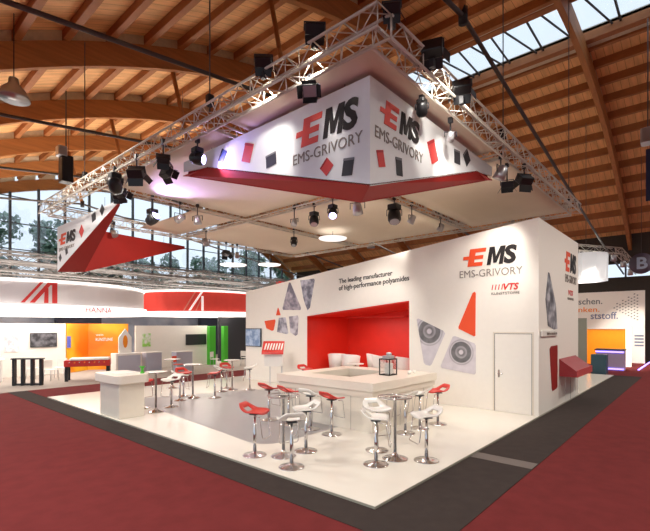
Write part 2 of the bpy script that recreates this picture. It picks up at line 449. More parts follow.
# logos and lettering
ems_logo(FW, -1.95, -.52, 3.94, 4.42, -2.06, -.38, 3.64, 3.84, pw)
vt = MB()
for k in range(4): FW.poly(vt, [(-1.17+k*.085, 3.26), (-1.145+k*.085, 3.26), (-1.12+k*.085, 3.40), (-1.145+k*.085, 3.40)])
vt.obj('stripes', M_logoR, pw)
text('VTS', FW, -.86, -.47, 3.24, 3.42, M_logoR, pw, bold=.03, shear=.25)
text('KUNSTSTOFFE', FW, -1.17, -.45, 3.13, 3.20, M_logoG, pw)
text('The leading manufacturer', FW, -6.47, -4.28, 3.73, 3.94, M_logoK, pw, bold=.013, slope=.055)
text('of high-performance polyamides', FW, -6.47, -3.68, 3.48, 3.70, M_logoK, pw, bold=.013, slope=.06)
# printed shapes on the front
def shape(fr, pts, m, name='printed_shape', par=None, d=.004): 
    mb = MB(); fr.poly(mb, pts, d, .006); return mb.obj(name, m, par or pw)
shape(FW, [(-1.69,3.21),(-1.63,3.24),(-1.6,3.2),(-1.61,2.03),(-1.65,2.01),(-2.09,2.22),(-2.1,2.27)], M_orangered)
shape(FW, [(-3.42,2.5),(-3.36,2.52),(-2.56,2.16),(-2.5,2.08),(-2.92,1.17),(-2.98,1.12),(-3.12,1.14),(-3.18,1.2)], ring_mat('lamp_print_a', (WX, 3.0, 2.1), .62, (214,206,214), (70,64,68)))
shape(FW, [(-2.27,1.99),(-2.2,2.01),(-1.64,1.82),(-1.6,1.76),(-1.6,1.0),(-1.64,.96),(-2.6,1.08),(-2.64,1.14)], ring_mat('lamp_print_b', (WX, 2.02, 1.52), .52, (216,206,212), (60,54,58)))
ga = mottled('portrait_print', (120,116,130), (214,208,214), 3, mid=(170,160,170))
gb = mottled('machine_print', (110,110,124), (200,198,208), 4, mid=(160,158,170))
shape(FW, [(-8.98,3.98),(-8.9,3.98),(-8.32,2.98),(-8.36,2.9),(-9.3,2.93),(-9.34,3.0)], ga)
shape(FW, [(-8.36,4.02),(-7.66,4.04),(-7.62,3.98),(-7.86,2.98),(-7.98,2.88),(-8.1,3.1),(-8.2,3.35)], gb)
shape(FW, [(-9.62,3.02),(-9.58,3.02),(-9.45,2.72),(-9.72,2.72)], M_orangered)
shape(FW, [(-10.42,2.5),(-9.78,2.56),(-9.75,2.5),(-9.86,2.13),(-9.95,2.1),(-10.3,2.2)], M_orangered)
shape(FW, [(-9.55,2.62),(-9.18,2.64),(-9.15,2.58),(-9.02,2.02),(-9.1,1.98),(-9.66,2.06)], gb)
shape(FW, [(-8.98,2.66),(-8.5,2.70),(-8.46,2.6),(-8.5,1.98),(-8.62,1.92),(-8.9,2.05)], ga)
# white cross on the red back panel
FN = Frame((9.64, 0, -.04), (0,-1,0), (0,0,1), (-1,0,0))
mb = MB(); cy, cz = -4.17, 2.42
# the cross hangs near the opening's right edge
for a, b, c, e in ((-.08,.08,-.25,.25), (-.25,-.08,-.08,.08), (.08,.25,-.08,.08)): FN.poly(mb, [(cy+a,cz+c),(cy+b,cz+c),(cy+b,cz+e),(cy+a,cz+e)])
mb.obj('white_cross', M_white, pw)
# side face
ems_logo(FS, 9.85, 11.35, 3.95, 4.55, 9.9, 11.4, 3.62, 3.86, pw)
shape(FS, [(8.02,3.72),(8.14,3.72),(8.8,2.9),(8.97,2.22),(8.6,2.2),(8.0,2.3),(7.76,3.0)], mottled('spike_print', (84,84,90), (190,190,196), 2.5, mid=(130,130,136)))
shape(FS, [(8.16,1.68),(8.3,1.75),(8.97,1.76),(9.0,1.7),(8.98,.6),(8.9,.55),(8.45,.52),(8.38,.6)], mat('dark_red_print', (150,34,30), .5))
text('VTS', FS, 10.3, 10.9, 3.24, 3.4, M_logoR, pw, bold=.02, shear=.2)
text('KUNSTSTOFFE', FS, 10.2, 11.0, 3.1, 3.17, M_logoG, pw)
sg = tag(MB().rbox(7.3, 8.85, -.05, -.012, 2.03, 2.19, .015).obj('wall_sign', M_white), 'small white sign plate on the side of the partition', 'sign')
text('Information', Frame((0,-.052,0),(1,0,0),(0,0,1),(0,-1,0)), 7.7, 8.7, 2.07, 2.15, M_logoG, sg)
# wedge brochure shelf
sh = thing('brochure_shelf', 'dark red wedge shelf mounted on the partition side face', 'shelf', (0,0,0))
MB().prism([(9.2,-.002,.86),(9.2,-.45,.86),(9.2,-.45,1.02),(9.2,-.002,1.36)], (2.1,0,0)).obj('wedge_body', mat('maroon_laminate', (150,40,44), .4), sh)
MB().box(9.2, 11.3, -.47, -.45, .86, 1.06).obj('front_lip', mat('pale_red_edge', (196,84,84), .4), sh)
bx = thing('low_cabinet', 'white low cabinet under the dark red wedge shelf', 'cabinet', (0,0,.04))
MB().rbox(9.9, 11.2, -.02+.0, -.02+.001, 0, .01, .0004)  # (kept flat: the cabinet front below is flush)
MB().box(9.9, 11.2, -.011, -.002, .0, .8).obj('cabinet_front', M_white, bx)
MB().box(10.54, 10.56, -.014, -.011, .0, .8).obj('joint', M_dark, bx)

# wall screen
def screen(label, fr, x0, x1, y0, y1, m):
    t = thing('television', label, 'television')
    mb = MB(); fr.poly(mb, [(x0,y0),(x1,y0),(x1,y1),(x0,y1)], .01, .05); mb.obj('housing', M_dark, t)
    mb = MB(); q = .03; fr.poly(mb, [(x0+q,y0+q),(x1-q,y0+q),(x1-q,y1-q),(x0+q,y1-q)], .06, .004); mb.obj('screen', m, t)
    mb = MB(); fr.poly(mb, [((x0+x1)/2-.15,(y0+y1)/2-.1),((x0+x1)/2+.15,(y0+y1)/2-.1),((x0+x1)/2+.15,(y0+y1)/2+.1),((x0+x1)/2-.15,(y0+y1)/2+.1)], .0, .012); mb.obj('bracket', M_black, t)
    return t
screen('flat television with blue picture at the far end of the partition', Frame((WX,0,0),(0,-1,0),(0,0,1),(-1,0,0)), -11.6, -10.6, 1.44, 2.2, M_screenblue)

# ---- bar counter: a closed ring
bar = thing('bar_counter', 'large cream rectangular bar counter with thick overhanging top', 'bar counter', (0,0,.04))
def ringbox(xa, xb, ya, yb, xi, xj, yi, yj, z0, z1):
    mb = MB()
    o = [(xa,ya),(xb,ya),(xb,yb),(xa,yb)]; n = [(xi,yi),(xj,yi),(xj,yj),(xi,yj)]
    vs = [(x,y,z) for z in (z0,z1) for x,y in o+n]
    fs = []
    for k in range(4):
        j = (k+1)%4
        fs += [(k,j,8+j,8+k), (4+j,4+k,12+k,12+j), (8+k,8+j,12+j,12+k), (j,k,4+k,4+j)]
    return mb.add(vs, fs)
ringbox(2.9,5.75,2.05,5.0, 3.55,5.15,3.15,4.45, .88,1.06).obj('counter_top', M_cream, bar)
ringbox(2.97,5.68,2.12,4.93, 3.5,5.2,3.1,4.5, .0,.88).obj('counter_body', M_cream, bar)
ringbox(2.94,5.71,2.09,4.96, 3.52,5.18,3.12,4.48, .74,.9).obj('counter_band', mat('pale_band', (220,208,192), .4), bar)
mb = MB()
for k in range(1, 5): x = 2.97+k*.55; mb.box(x-.004, x+.004, 2.117, 2.121, .0, .74)
for k in range(1, 5): y = 2.12+k*.57; mb.box(2.967, 2.971, y-.004, y+.004, .0, .74)
mb.obj('joints', M_logoG, bar)
# machine on the bar
cm = thing('coffee_machine', 'glass-sided coffee machine with dark frame standing on the bar counter', 'coffee machine', (4.5,2.72,1.10), .0)
cm.scale = (.72,.72,.95)
fr_ = MB()
for x in (-.22,.22):
    for y in (-.2,.2): fr_.box(x-.015,x+.015,y-.015,y+.015,0,.42)
for z in (.0,.4):
    fr_.box(-.235,.235,-.215,-.185,z,z+.025).box(-.235,.235,.185,.215,z,z+.025).box(-.235,-.205,-.2,.2,z,z+.025).box(.205,.235,-.2,.2,z,z+.025)
fr_.obj('frame', M_black, cm)
MB().box(-.2,.2,-.203,-.2,.03,.4).box(-.223,-.22,-.18,.18,.03,.4).obj('glass_side', M_glass, cm)
MB().rbox(-.06,.16,-.1,.12,.03,.3,.03).obj('boiler', M_white, cm)
MB().rbox(-.16,.2,-.15,.15,.425,.5,.04).lathe([(.09,.5),(.1,.56),(.06,.58)], 16, T(.05,0,0)).obj('top_tray', M_silver, cm)
for i in range(3):
    c = tag(MB().lathe([(.03,0),(.045,.08),(.04,.08),(.028,.01)], 12, T(4.95+.12*i, 2.4+.05*(i%2), 1.10)).obj('coffee_cup', M_white), 
        ['white cup on the bar beside the coffee machine', 'white cup in the middle of the three on the bar', 'white cup on the bar furthest from the coffee machine'][i], 'cup', 'cups on the bar counter')

# ---- stools
def seat_mesh():
    """saddle shell with a raised slotted back; the back points to +Y"""
    mb = MB(); nu, nv = 12, 14
    def pt(u, v, off):
        ang = u*2-1
        y = -.20+.44*v
        w = .225*math.sqrt(max(.05, 1-(max(0, v-.62)/.44)**2.4))*(1-.16*(max(0, .25-v)/.25)**2)
        x = ang*w
        z = .0+.03*ang*ang*(1-max(0, v-.6)/.4)
        if v < .2: z -= .02*((.2-v)/.2)**2
        if v > .55: z += .15*((v-.55)/.45)**1.5
        return (x, y, z+off)
    idx = {}; vs = []
    for lay, off in ((0, -.012), (1, .012)):
        for i in range(nu+1):
            for j in range(nv+1):
                idx[lay,i,j] = len(vs); vs.append(pt(i/nu, j/nv, off))
    hole = lambda i, j: 3 <= i < nu-3 and 9 <= j < 12
    fs = []
    solid = lambda i, j: 0 <= i < nu and 0 <= j < nv and not hole(i, j)
    for i in range(nu):
        for j in range(nv):
            if not solid(i, j): continue
            q = [(i,j),(i+1,j),(i+1,j+1),(i,j+1)]
            fs.append(tuple(idx[1,a,b] for a, b in q)); fs.append(tuple(idx[0,a,b] for a, b in reversed(q)))
            for (di, dj), (p, r_) in (((0,-1),((i,j),(i+1,j))), ((1,0),((i+1,j),(i+1,j+1))), ((0,1),((i+1,j+1),(i,j+1))), ((-1,0),((i,j+1),(i,j)))):
                if not solid(i+di, j+dj): fs.append((idx[0,p[0],p[1]], idx[0,r_[0],r_[1]], idx[1,r_[0],r_[1]], idx[1,p[0],p[1]]))
    return mb.add(vs, fs, True)
def make_stool(m):
    t = thing('bar_stool', 'x', 'bar stool')
    mb = MB().lathe([(.0,0),(.205,0),(.21,.008),(.2,.016),(.1,.03),(.04,.05),(.032,.07)], 32); mb.obj('base_plate', M_chrome, t)
    MB().lathe([(.03,.06),(.03,.45),(.022,.46),(.022,.72)], 14).obj('pole', M_chrome, t)
    MB().tube([(-.15,-.05,.72),(-.16,-.17,.70),(-.16,-.22,.36),(-.14,-.24,.33),(.14,-.24,.33),(.16,-.22,.36),(.16,-.17,.70),(.15,-.05,.72)], .008, 6).obj('foot_rest', M_chrome, t)
    MB().rbox(-.09,.09,-.08,.08,.715,.735,.02).obj('seat_bracket', M_dark, t)
    s = seat_mesh().obj('seat', m, t, (0,0,.755))
    return t
M_seatw = mat('white_stool_shell', (238,234,226), .25)
protos = {}
def stool(x, y, back, col, label, group='bar stools on the stand'):
    if col not in protos:
        t = make_stool(M_seatw if col == 'w' else M_redplastic); protos[col] = t
    else: t = copy_tree(protos[col])
    t.location = (x, y, .04); t.rotation_euler = (0, 0, math.atan2(back[1], back[0])-PI/2)
    t['label'] = label; t['group'] = group
Rv, Fv = Vector((.66,-.751)), Vector((.751,.66))
stool(1.36,.92, -Rv+.2*Fv, 'w', 'white bar stool left of the high table, nearest the platform corner')
stool(2.09,.40, Rv+.3*Fv, 'w', 'white bar stool to the right of the corner high table')
stool(2.03,1.36, -Rv*.4+Fv, 'w', 'white bar stool behind the corner high table, its back with open slot')
stool(.38,2.80, -Rv+.3*Fv, 'r', 'red bar stool standing alone on the left side of the middle high table')
stool(.36,1.86, -Fv+.3*Rv, 'w', 'white bar stool in front of the middle high table, nearest the platform edge')
stool(1.15,2.30, Rv+.4*Fv, 'w', 'white bar stool right of the middle high table, between it and the bar')
stool(2.36,2.72, (-1,.1), 'r', 'red bar stool against the bar front face, nearest the bar corner')
stool(2.42,3.38, (-1,-.1), 'w', 'white bar stool at the bar between two red stools')
stool(2.40,4.05, (-1,.2), 'r', 'red bar stool at the bar behind the white one')
stool(2.42,4.75, (-1,0), 'r', 'red bar stool at the far end of the bar front')
stool(3.46,1.62, (0,-1), 'w', 'white bar stool at the bar right face, nearest the bar corner')
stool(4.04,1.60, (.1,-1), 'w', 'white bar stool at the bar right face, middle of three')
stool(4.70,1.50, (.9,-.6), 'r', 'red bar stool at the right end of the bar')
stool(1.12,8.5, (-.2,1), 'r', 'red bar stool behind the cream reception counter')
stool(1.72,8.05, (1,.3), 'w', 'white bar stool beside the high table near the reception counter')
stool(2.45,8.85, (-1,.2), 'w', 'white bar stool left of the high table at the grey floor centre')
stool(3.42,8.45, (.7,-.7), 'r', 'red bar stool right of the high table at the grey floor centre')
stool(2.95,9.50, (0,1), 'r', 'red bar stool behind the high table at the grey floor centre')
stool(4.32,9.38, (-1,.1), 'w', 'white bar stool left of the high table near the far wall end')
stool(5.25,9.0, (.8,-.6), 'w', 'white bar stool right of the high table near the far wall end')
stool(4.95,9.95, (.2,1), 'r', 'red bar stool behind the high table near the far wall end')
stool(6.3,7.3, (.2,1), 'r', 'red bar stool just behind the bar, under the picture wall')

def high_table(x, y, label, glass=True):
    t = thing('high_table', label, 'high table', (x, y, .04), 0, 'round high tables on the stand')
    MB().lathe([(0,0),(.215,0),(.22,.01),(.2,.02),(.08,.05),(.04,.09),(.03,.12)], 32).obj('base_plate', M_chrome, t)
    MB().lathe([(.028,.1),(.028,1.02),(.1,1.03),(.1,1.045)], 16).obj('pole', M_chrome, t)
    MB().lathe([(.0,1.045),(.28,1.045),(.29,1.052),(.28,1.06),(0,1.06)], 32).obj('table_top', M_glass if glass else M_white, t)
    MB().tube([(.285*math.cos(a*PI/16), .285*math.sin(a*PI/16), 1.052) for a in range(32)], .01, 6, closed=True).obj('rim', M_chrome, t)
high_table(1.83,.85, 'round glass high table between white stools near the platform corner')
high_table(.67,2.38, 'round glass high table beside the lone red stool')
high_table(1.10,7.72, 'round white high table just behind the reception counter', False)
high_table(2.95,8.95, 'round white high table on the middle of the grey floor', False)
high_table(4.80,9.42, 'round high table nearest the far end of the partition', False)
high_table(3.63,11.4, 'white high table at the back edge of the platform', False)

# ---- reception counter
rc = thing('reception_counter', 'cream reception counter with rounded overhanging top at platform edge', 'counter', (0,0,.04))
MB().rbox(.05,.70,7.5,8.62,0,.85,.03).obj('counter_body', M_cream, rc)
MB().rbox(-.05,.80,7.38,8.8,.85,1.06,.16,8).obj('counter_top', mat('cream_solid_top', (232,222,208), .3), rc)
MB().rbox(.15,.62,7.8,8.4,1.055,1.066,.05).obj('top_inset', M_white, rc)
cu = tag(MB().lathe([(.05,0),(.06,.02),(.035,.03),(.03,.12),(.07,.17),(.07,.18)], 14, T(.68,7.6,1.10)).obj('small_vase', M_green), 'small green plant pot at the end of the reception counter', 'pot')

# ---- flyer stand by the wall
fs_ = thing('brochure_stand', 'brochure stand with slanted red tray and white box near the partition', 'brochure stand', (6.05,8.7,.04), math.radians(-48.7))
MB().box(-.3,.3,-.2,.2,0,.015).box(-.1,-.07,-.02,.01,.01,.85).box(.33,.36,-.02,.01,.01,.85).box(-.1,.36,-.03,.02,.0,.02).obj('pole', M_silver, fs_)
MB().prism([(-.28,-.12,.80),(-.28,.22,.80),(-.28,.22,1.56),(-.28,-.12,1.32)], (.66,0,0)).obj('white_box', M_white, fs_)
MB().prism([(-.36,-.26,1.24),(-.36,-.24,1.32),(-.36,.26,1.70),(-.36,.28,1.64)], (.78,0,0)).obj('slanted_tray', M_redplastic, fs_)
mb = MB()
for k in range(7):
    x = -.29+.1*k
    mb.prism([(x,-.14,1.395),(x+.05,-.14,1.395),(x+.08,.14,1.61),(x+.03,.14,1.61)], (0,-.01,.015))
mb.obj('white_cards', M_white, fs_)

# ---- tub chairs in the niche
def tub(x, y, rz, label):
    t = thing('tub_chair', label, 'tub chair', (x, y, .04), rz, 'white tub chairs in the red niche')
    MB().lathe([(0,0),(.24,0),(.24,.012),(.05,.03),(.035,.06),(.035,.5)], 20).obj('pedestal', M_chrome, t)
    MB().lathe([(0,.5),(.24,.5),(.27,.55),(.27,.62),(.25,.66),(0,.67)], 24).obj('seat', M_white, t)
    mb = MB(); n = 22; vs = []; fs = []
    for i in range(n+1):
        a = -PI*.3+PI*1.6*i/n; top = .98+.24*math.sin(PI*i/n)**.5
        for rr, z in ((.27,.42),(.36,top),(.335,top+.01),(.25,.44)): vs.append((rr*math.cos(a), rr*math.sin(a), z))
    for i in range(n):
        for k in range(4): fs.append((i*4+k, (i+1)*4+k, (i+1)*4+(k+1)%4, i*4+(k+1)%4))
    fs += [(3,2,1,0), (n*4, n*4+1, n*4+2, n*4+3)]
    mb.add(vs, fs, True).obj('shell', M_white, t)
for i, (x, y, rz) in enumerate([(8.3,7.5,2.2),(8.15,6.72,1.9),(8.95,6.15,.9),(8.25,5.4,1.6),(8.35,4.5,1.1),(9.2,4.05,.7)]):
    tub(x, y, rz, ['white tub chair in the niche corner, at the niche end farthest from the door', 'white tub chair with wide back, second along the red niche',
        'white tub chair set back at the rear wall of the red niche', 'white tub chair directly behind the coffee machine', 'white tub chair right of the coffee machine, below the white cross',
        'white tub chair at the door end of the red niche, half hidden by the wall'][i])
nl = thing('niche_fill_light', 'added fill light panel with red housing under the red niche ceiling', 'light', (8.5,5.85,2.60))  # lamp added to brighten the red lining of the niche
MB().rbox(-.15,.15,-1.3,1.3,.0,.05,.02).obj('housing', M_red, nl)
L = bpy.data.lights.new('lamp', 'AREA'); L.shape = 'RECTANGLE'; L.size = .25; L.size_y = 2.4; L.energy = 20; L.color = (1,.93,.85)
lo = bpy.data.objects.new('lamp', L); COL.objects.link(lo); lo.parent = nl; lo.location = (0,0,-.01)
lt_ = thing('lounge_table', 'small white round table among the tub chairs', 'table', (7.75,6.2,.04))
MB().lathe([(0,0),(.2,0),(.2,.015),(.03,.04),(.03,.9)], 20).obj('pedestal', M_chrome, lt_)
MB().lathe([(0,.9),(.3,.9),(.3,.93),(0,.93)], 24).obj('table_top', M_white, lt_)

# ================================================================== TRUSS AND FABRIC CEILING
def truss(p, q, name='truss_beam', parent=None, s=.29, r=.021, br=.010, step=.27, m=None, extra=True):
    p = Vector(p); q = Vector(q); d = (q-p); L = d.length; d.normalize()
    a = d.cross(Vector((0,0,1))).normalized(); b = Vector((0,0,1))
    mb = MB(); h = s/2
    cor = [a*sx*h+b*sz*h for sx, sz in ((-1,-1),(1,-1),(1,1),(-1,1))]
    for c in cor: mb.tube([p+c, q+c], r, 6)
    n = max(2, int(round(L/step)))
    for k in range(n):
        u0 = p+d*(L*k/n); u1 = p+d*(L*(k+1)/n)
        for e in range(4):
            c0, c1 = cor[e], cor[(e+1)%4]
            if k % 2: c0, c1 = c1, c0
            mb.tube([u0+c0, u1+c1], br, 4)
            if extra and k % 3 == 0: mb.tube([u0+c0, u0+c1], br, 4)
    return mb.obj(name, m or M_alu, parent)
TZ = 6.07
TX, TY = 11.35, 13.0
rig = thing('lighting_truss', 'aluminium box truss frame hung over the white corner stand', 'truss')
h = .0
truss((.0,-.14,TZ), (.0,TY,TZ), parent=rig); truss((.16,.0,TZ), (TX,.0,TZ), parent=rig)
truss((TX,.16,TZ), (TX,TY,TZ), parent=rig); truss((.16,TY,TZ), (TX,TY,TZ), parent=rig)
truss((4.9,.16,TZ), (4.9,TY-.16,TZ), parent=rig)
truss((.16,3.55,TZ), (TX-.16,3.55,TZ), parent=rig); truss((.16,8.75,TZ), (TX-.16,8.75,TZ), parent=rig)
# hoist chains
for i, (x, y) in enumerate(((.0,3.6),(0,9.5),(4.9,.1),(TX,.2),(TX,8.75),(4.9,12.9))):
    MB().tube([(x,y,TZ+.1),(x,y,zr(x)+.1)], .012, 6).obj('hoist_cable', M_steel, rig)
    MB().rbox(x-.06,x+.06,y-.06,y+.06,TZ+.2,TZ+.4,.02).obj('hoist', M_black, rig)
def panel(x0, x1, y0, y1, label, z=5.99):
    mb = MB(); n = 8; vs = []; fs = []
    for lay in (0, .02):
        for i in range(n+1):
            for j in range(n+1):
                u, v = i/n, j/n
                zz = z+.10*math.sin(PI*u)*math.sin(PI*v)+lay
                vs.append((x0+(x1-x0)*u, y0+(y1-y0)*v, zz))
    N = n+1
    for i in range(n):
        for j in range(n):
            a = i*N+j; fs.append((a, a+1, a+N+1, a+N)); b = a+N*N; fs.append((b, b+N, b+N+1, b+1))
    for k in range(n):
        for a, b in ((k, k+1), (n*N+k+1, n*N+k)): fs.append((b, a, a+N*N, b+N*N))
        for a, b in (((k+1)*N, k*N), (k*N+n, (k+1)*N+n)): fs.append((b, a, a+N*N, b+N*N))
    tag(mb.add(vs, fs, True).obj('ceiling_panel', M_fabric), label, 'fabric panel', 'stretched fabric panels in the truss')
e = .19
panel(e, 4.9-e, e, 3.55-e, 'stretched pale fabric panel in the truss bay above the front corner banner')
panel(4.9+e, TX-e, e, 3.55-e, 'stretched pale fabric panel over the door end of the stand')
panel(e, 4.9-e, 3.55+e, 8.75-e, 'large stretched fabric panel over the grey floor on the long side')
panel(4.9+e, TX-e, 3.55+e, 8.75-e, 'stretched pale fabric panel above the bar and the red niche')
panel(4.9+e, TX-e, 8.75+e, TY-e, 'bright fabric panel in the truss bay nearest the windows')
panel(3.1, 4.9-e, 8.75+e, TY-e, 'narrow fabric strip beside the open truss bay')
# round luminous discs
def disc(x, y, z, r, label):
    t = thing('round_light', label, 'light', (x, y, z), 0, 'round luminous discs')
    MB().lathe([(0,0),(r*.97,0),(r,.02),(r,.04),(0,.05)], 40).obj('diffuser', M_glowW, t)
    MB().tube([(0,0,.04),(0,0,(zr(x)-z+.82) if y > 13 else .3)], .01, 6).obj('hanger', M_steel, t)
disc(8.45,7.85,5.72,.55,'glowing round disc hanging under the fabric ceiling above the bar')
disc(9.6,15.8,5.55,.7,'glowing round disc hanging beyond the truss near the windows')
disc(13.4,17.2,6.1,.7,'white glowing disc beyond the rear truss corner')

# ================================================================== CORNER BANNERS
def banner(cx, cy, sy, zt, zb, tipY, tipX, label, dp=.3):
    """cx,cy the outer corner; sy=+1 when the long arm runs to +Y. Two tapering folded wings"""
    t = thing('corner_banner', label, 'banner', (0,0,0), 0, 'folded corner banners hung from the truss')
    ix, iy = cx+.62, cy+.62*sy
    k = .2
    # arm along Y : outer face in plane X=cx
    A = [(cx,cy,zt),(cx,cy,zb),(cx,cy+sy*tipY*.82,zt-.33),(cx,cy+sy*tipY,zt-dp*.7),(cx,cy+sy*tipY,zt)]
    MB().prism(A, (.03,0,0)).obj('white_face', M_bannerw, t)
    B = [(cx+.031,cy,zt),(cx+.031,cy,zb),(cx+tipX*.82,cy,zt-.33),(cx+tipX,cy,zt-dp*.7),(cx+tipX,cy,zt)]
    MB().prism(B, (0,sy*.03,0)).obj('white_face', M_bannerw, t)
    # undersides
    def solid(vs, fs, name):
        mb = MB(); mb.add(vs, fs); mb.obj(name, M_redbanner, t)
    def wing(P0, P1, P2, Q0, Q1, off):
        # P0,P1,P2 along the outer lower edge; Q0 inner corner, Q1 inner tip
        vs = [P0, P1, P2, Q1, Q0]; up = [(v[0], v[1], v[2]+.015) for v in vs]
        fs = [(0,1,2,3,4), (9,8,7,6,5)]+[(i,(i+1)%5,5+(i+1)%5,5+i) for i in range(5)]
        solid(vs+up, fs, 'red_underside')
        # inner upright face
        w = [Q0, Q1, (Q1[0],Q1[1],zt), (Q0[0],Q0[1],zt)]
        o_ = [(a+off[0], b+off[1], c) for a, b, c in w]
        solid(w+o_, [(0,1,2,3),(7,6,5,4),(0,4,5,1),(1,5,6,2),(2,6,7,3),(3,7,4,0)], 'red_inner_face')
    wing((cx,cy,zb),(cx,cy+sy*tipY*.82,zt-.33),(cx,cy+sy*(tipY+.02),zt-dp),(ix,iy,zb),(cx+.08,cy+sy*(tipY-.05),zt-dp),(.012,0))
    wing((cx,cy,zb),(cx+tipX*.82,cy,zt-.33),(cx+tipX+.02,cy,zt-dp),(ix,iy,zb),(cx+tipX-.05,cy+sy*.08,zt-dp),(0,.012*sy))
    mb = MB()
    for (x, y) in ((cx+.05,cy+sy*.5),(cx+.05,cy+sy*tipY*.8),(cx+tipX*.8,cy+sy*.05)): mb.tube([(x,y,zt-.02),(x,y,TZ-.1)], .006, 5)
    mb.obj('hanging_wire', M_steel, t)
    return t
def chip(fr, par, x, y, w, h_, ang, m, dark):
    """printed granule: tilted block with a rim"""
    mb = MB(); c, s = math.cos(ang), math.sin(ang)
    R_ = lambda a, b: (x+a*c-b*s, y+a*s+b*c)
    fr.poly(mb, [R_(-w,-h_), R_(w,-h_), R_(w*1.05,h_), R_(-w*.95,h_)], .004, .006); mb.obj('printed_granule', m, par)
    mb = MB(); fr.poly(mb, [R_(-w,h_*.72), R_(w*1.0,h_*.72), R_(w*1.05,h_), R_(-w*.95,h_)], .011, .003); mb.obj('granule_edge', dark, par)
M_chipr = mat('red_granule_print', (214,70,66), .6); M_chipk = mat('black_granule_print', (52,52,56), .6)
M_chipe = mat('granule_edge_red', (176,40,44), .6); M_chipg = mat('granule_edge_grey', (120,120,124), .6)
M_chipb = mat('blue_granule_print', (52,66,110), .6)
mbn = banner(.6,.5,1, 5.9,4.32, 5.0,4.75, 'large folded corner banner with logos above the platform corner')
FY = Frame((.6,0,0),(0,-1,0),(0,0,1),(-1,0,0)); FX = Frame((0,.5,0),(1,0,0),(0,0,1),(0,-1,0))
orange_p = mat('salmon_lettering', (232,88,78), .6)
ems_logo(FY, -1.98,-.70, 5.23,5.68, -2.06,-.63, 4.98,5.15, mbn, orange=orange_p)
ems_logo(FX, .86,2.02, 5.33,5.70, .72,2.14, 5.06,5.23, mbn, orange=orange_p)
chip(FY, mbn, -4.05,5.66,.12,.09,1.0,M_chipb,M_chipk); chip(FY, mbn, -3.27,5.52,.13,.17,-.35,M_chipr,M_chipe)
chip(FY, mbn, -2.62,5.22,.13,.11,.1,M_chipk,M_chipg); chip(FY, mbn, -1.32,4.78,.10,.10,.75,M_chipr,M_chipe); chip(FY, mbn, -.90,4.68,.10,.13,-.15,M_chipk,M_chipg)
chip(FX, mbn, .87,4.78,.09,.12,.3,M_chipr,M_chipe); chip(FX, mbn, 1.38,4.80,.09,.14,.15,M_chipk,M_chipg)
chip(FX, mbn, 2.5,5.38,.14,.19,.5,M_chipr,M_chipe); chip(FX, mbn, 3.5,5.58,.13,.13,.1,M_chipk,M_chipg); chip(FX, mbn, 3.95,5.7,.13,.13,.75,M_chipk,M_chipg)
lbn = banner(.55,13.5,-1, 5.68,4.15, 4.75,4.8, 'folded corner banner with logo hung at the far truss corner', .1)
FL = Frame((.55,0,0),(0,-1,0),(0,0,1),(-1,0,0))
ems_logo(FL, -13.3,-11.8, 5.02,5.38, -13.3,-11.9, 4.82,4.93, lbn)
chip(FL, lbn, -11.3,5.22,.14,.14,.75,M_chipr,M_chipe); chip(FL, lbn, -10.35,5.5,.14,.12,.2,M_chipk,M_chipg); chip(FL, lbn, -9.75,5.6,.12,.12,.8,M_chipk,M_chipg)
chip(FL, lbn, -13.2,4.6,.1,.1,.7,M_chipk,M_chipg); chip(FL, lbn, -12.6,4.75,.1,.1,.3,M_chipk,M_chipg)

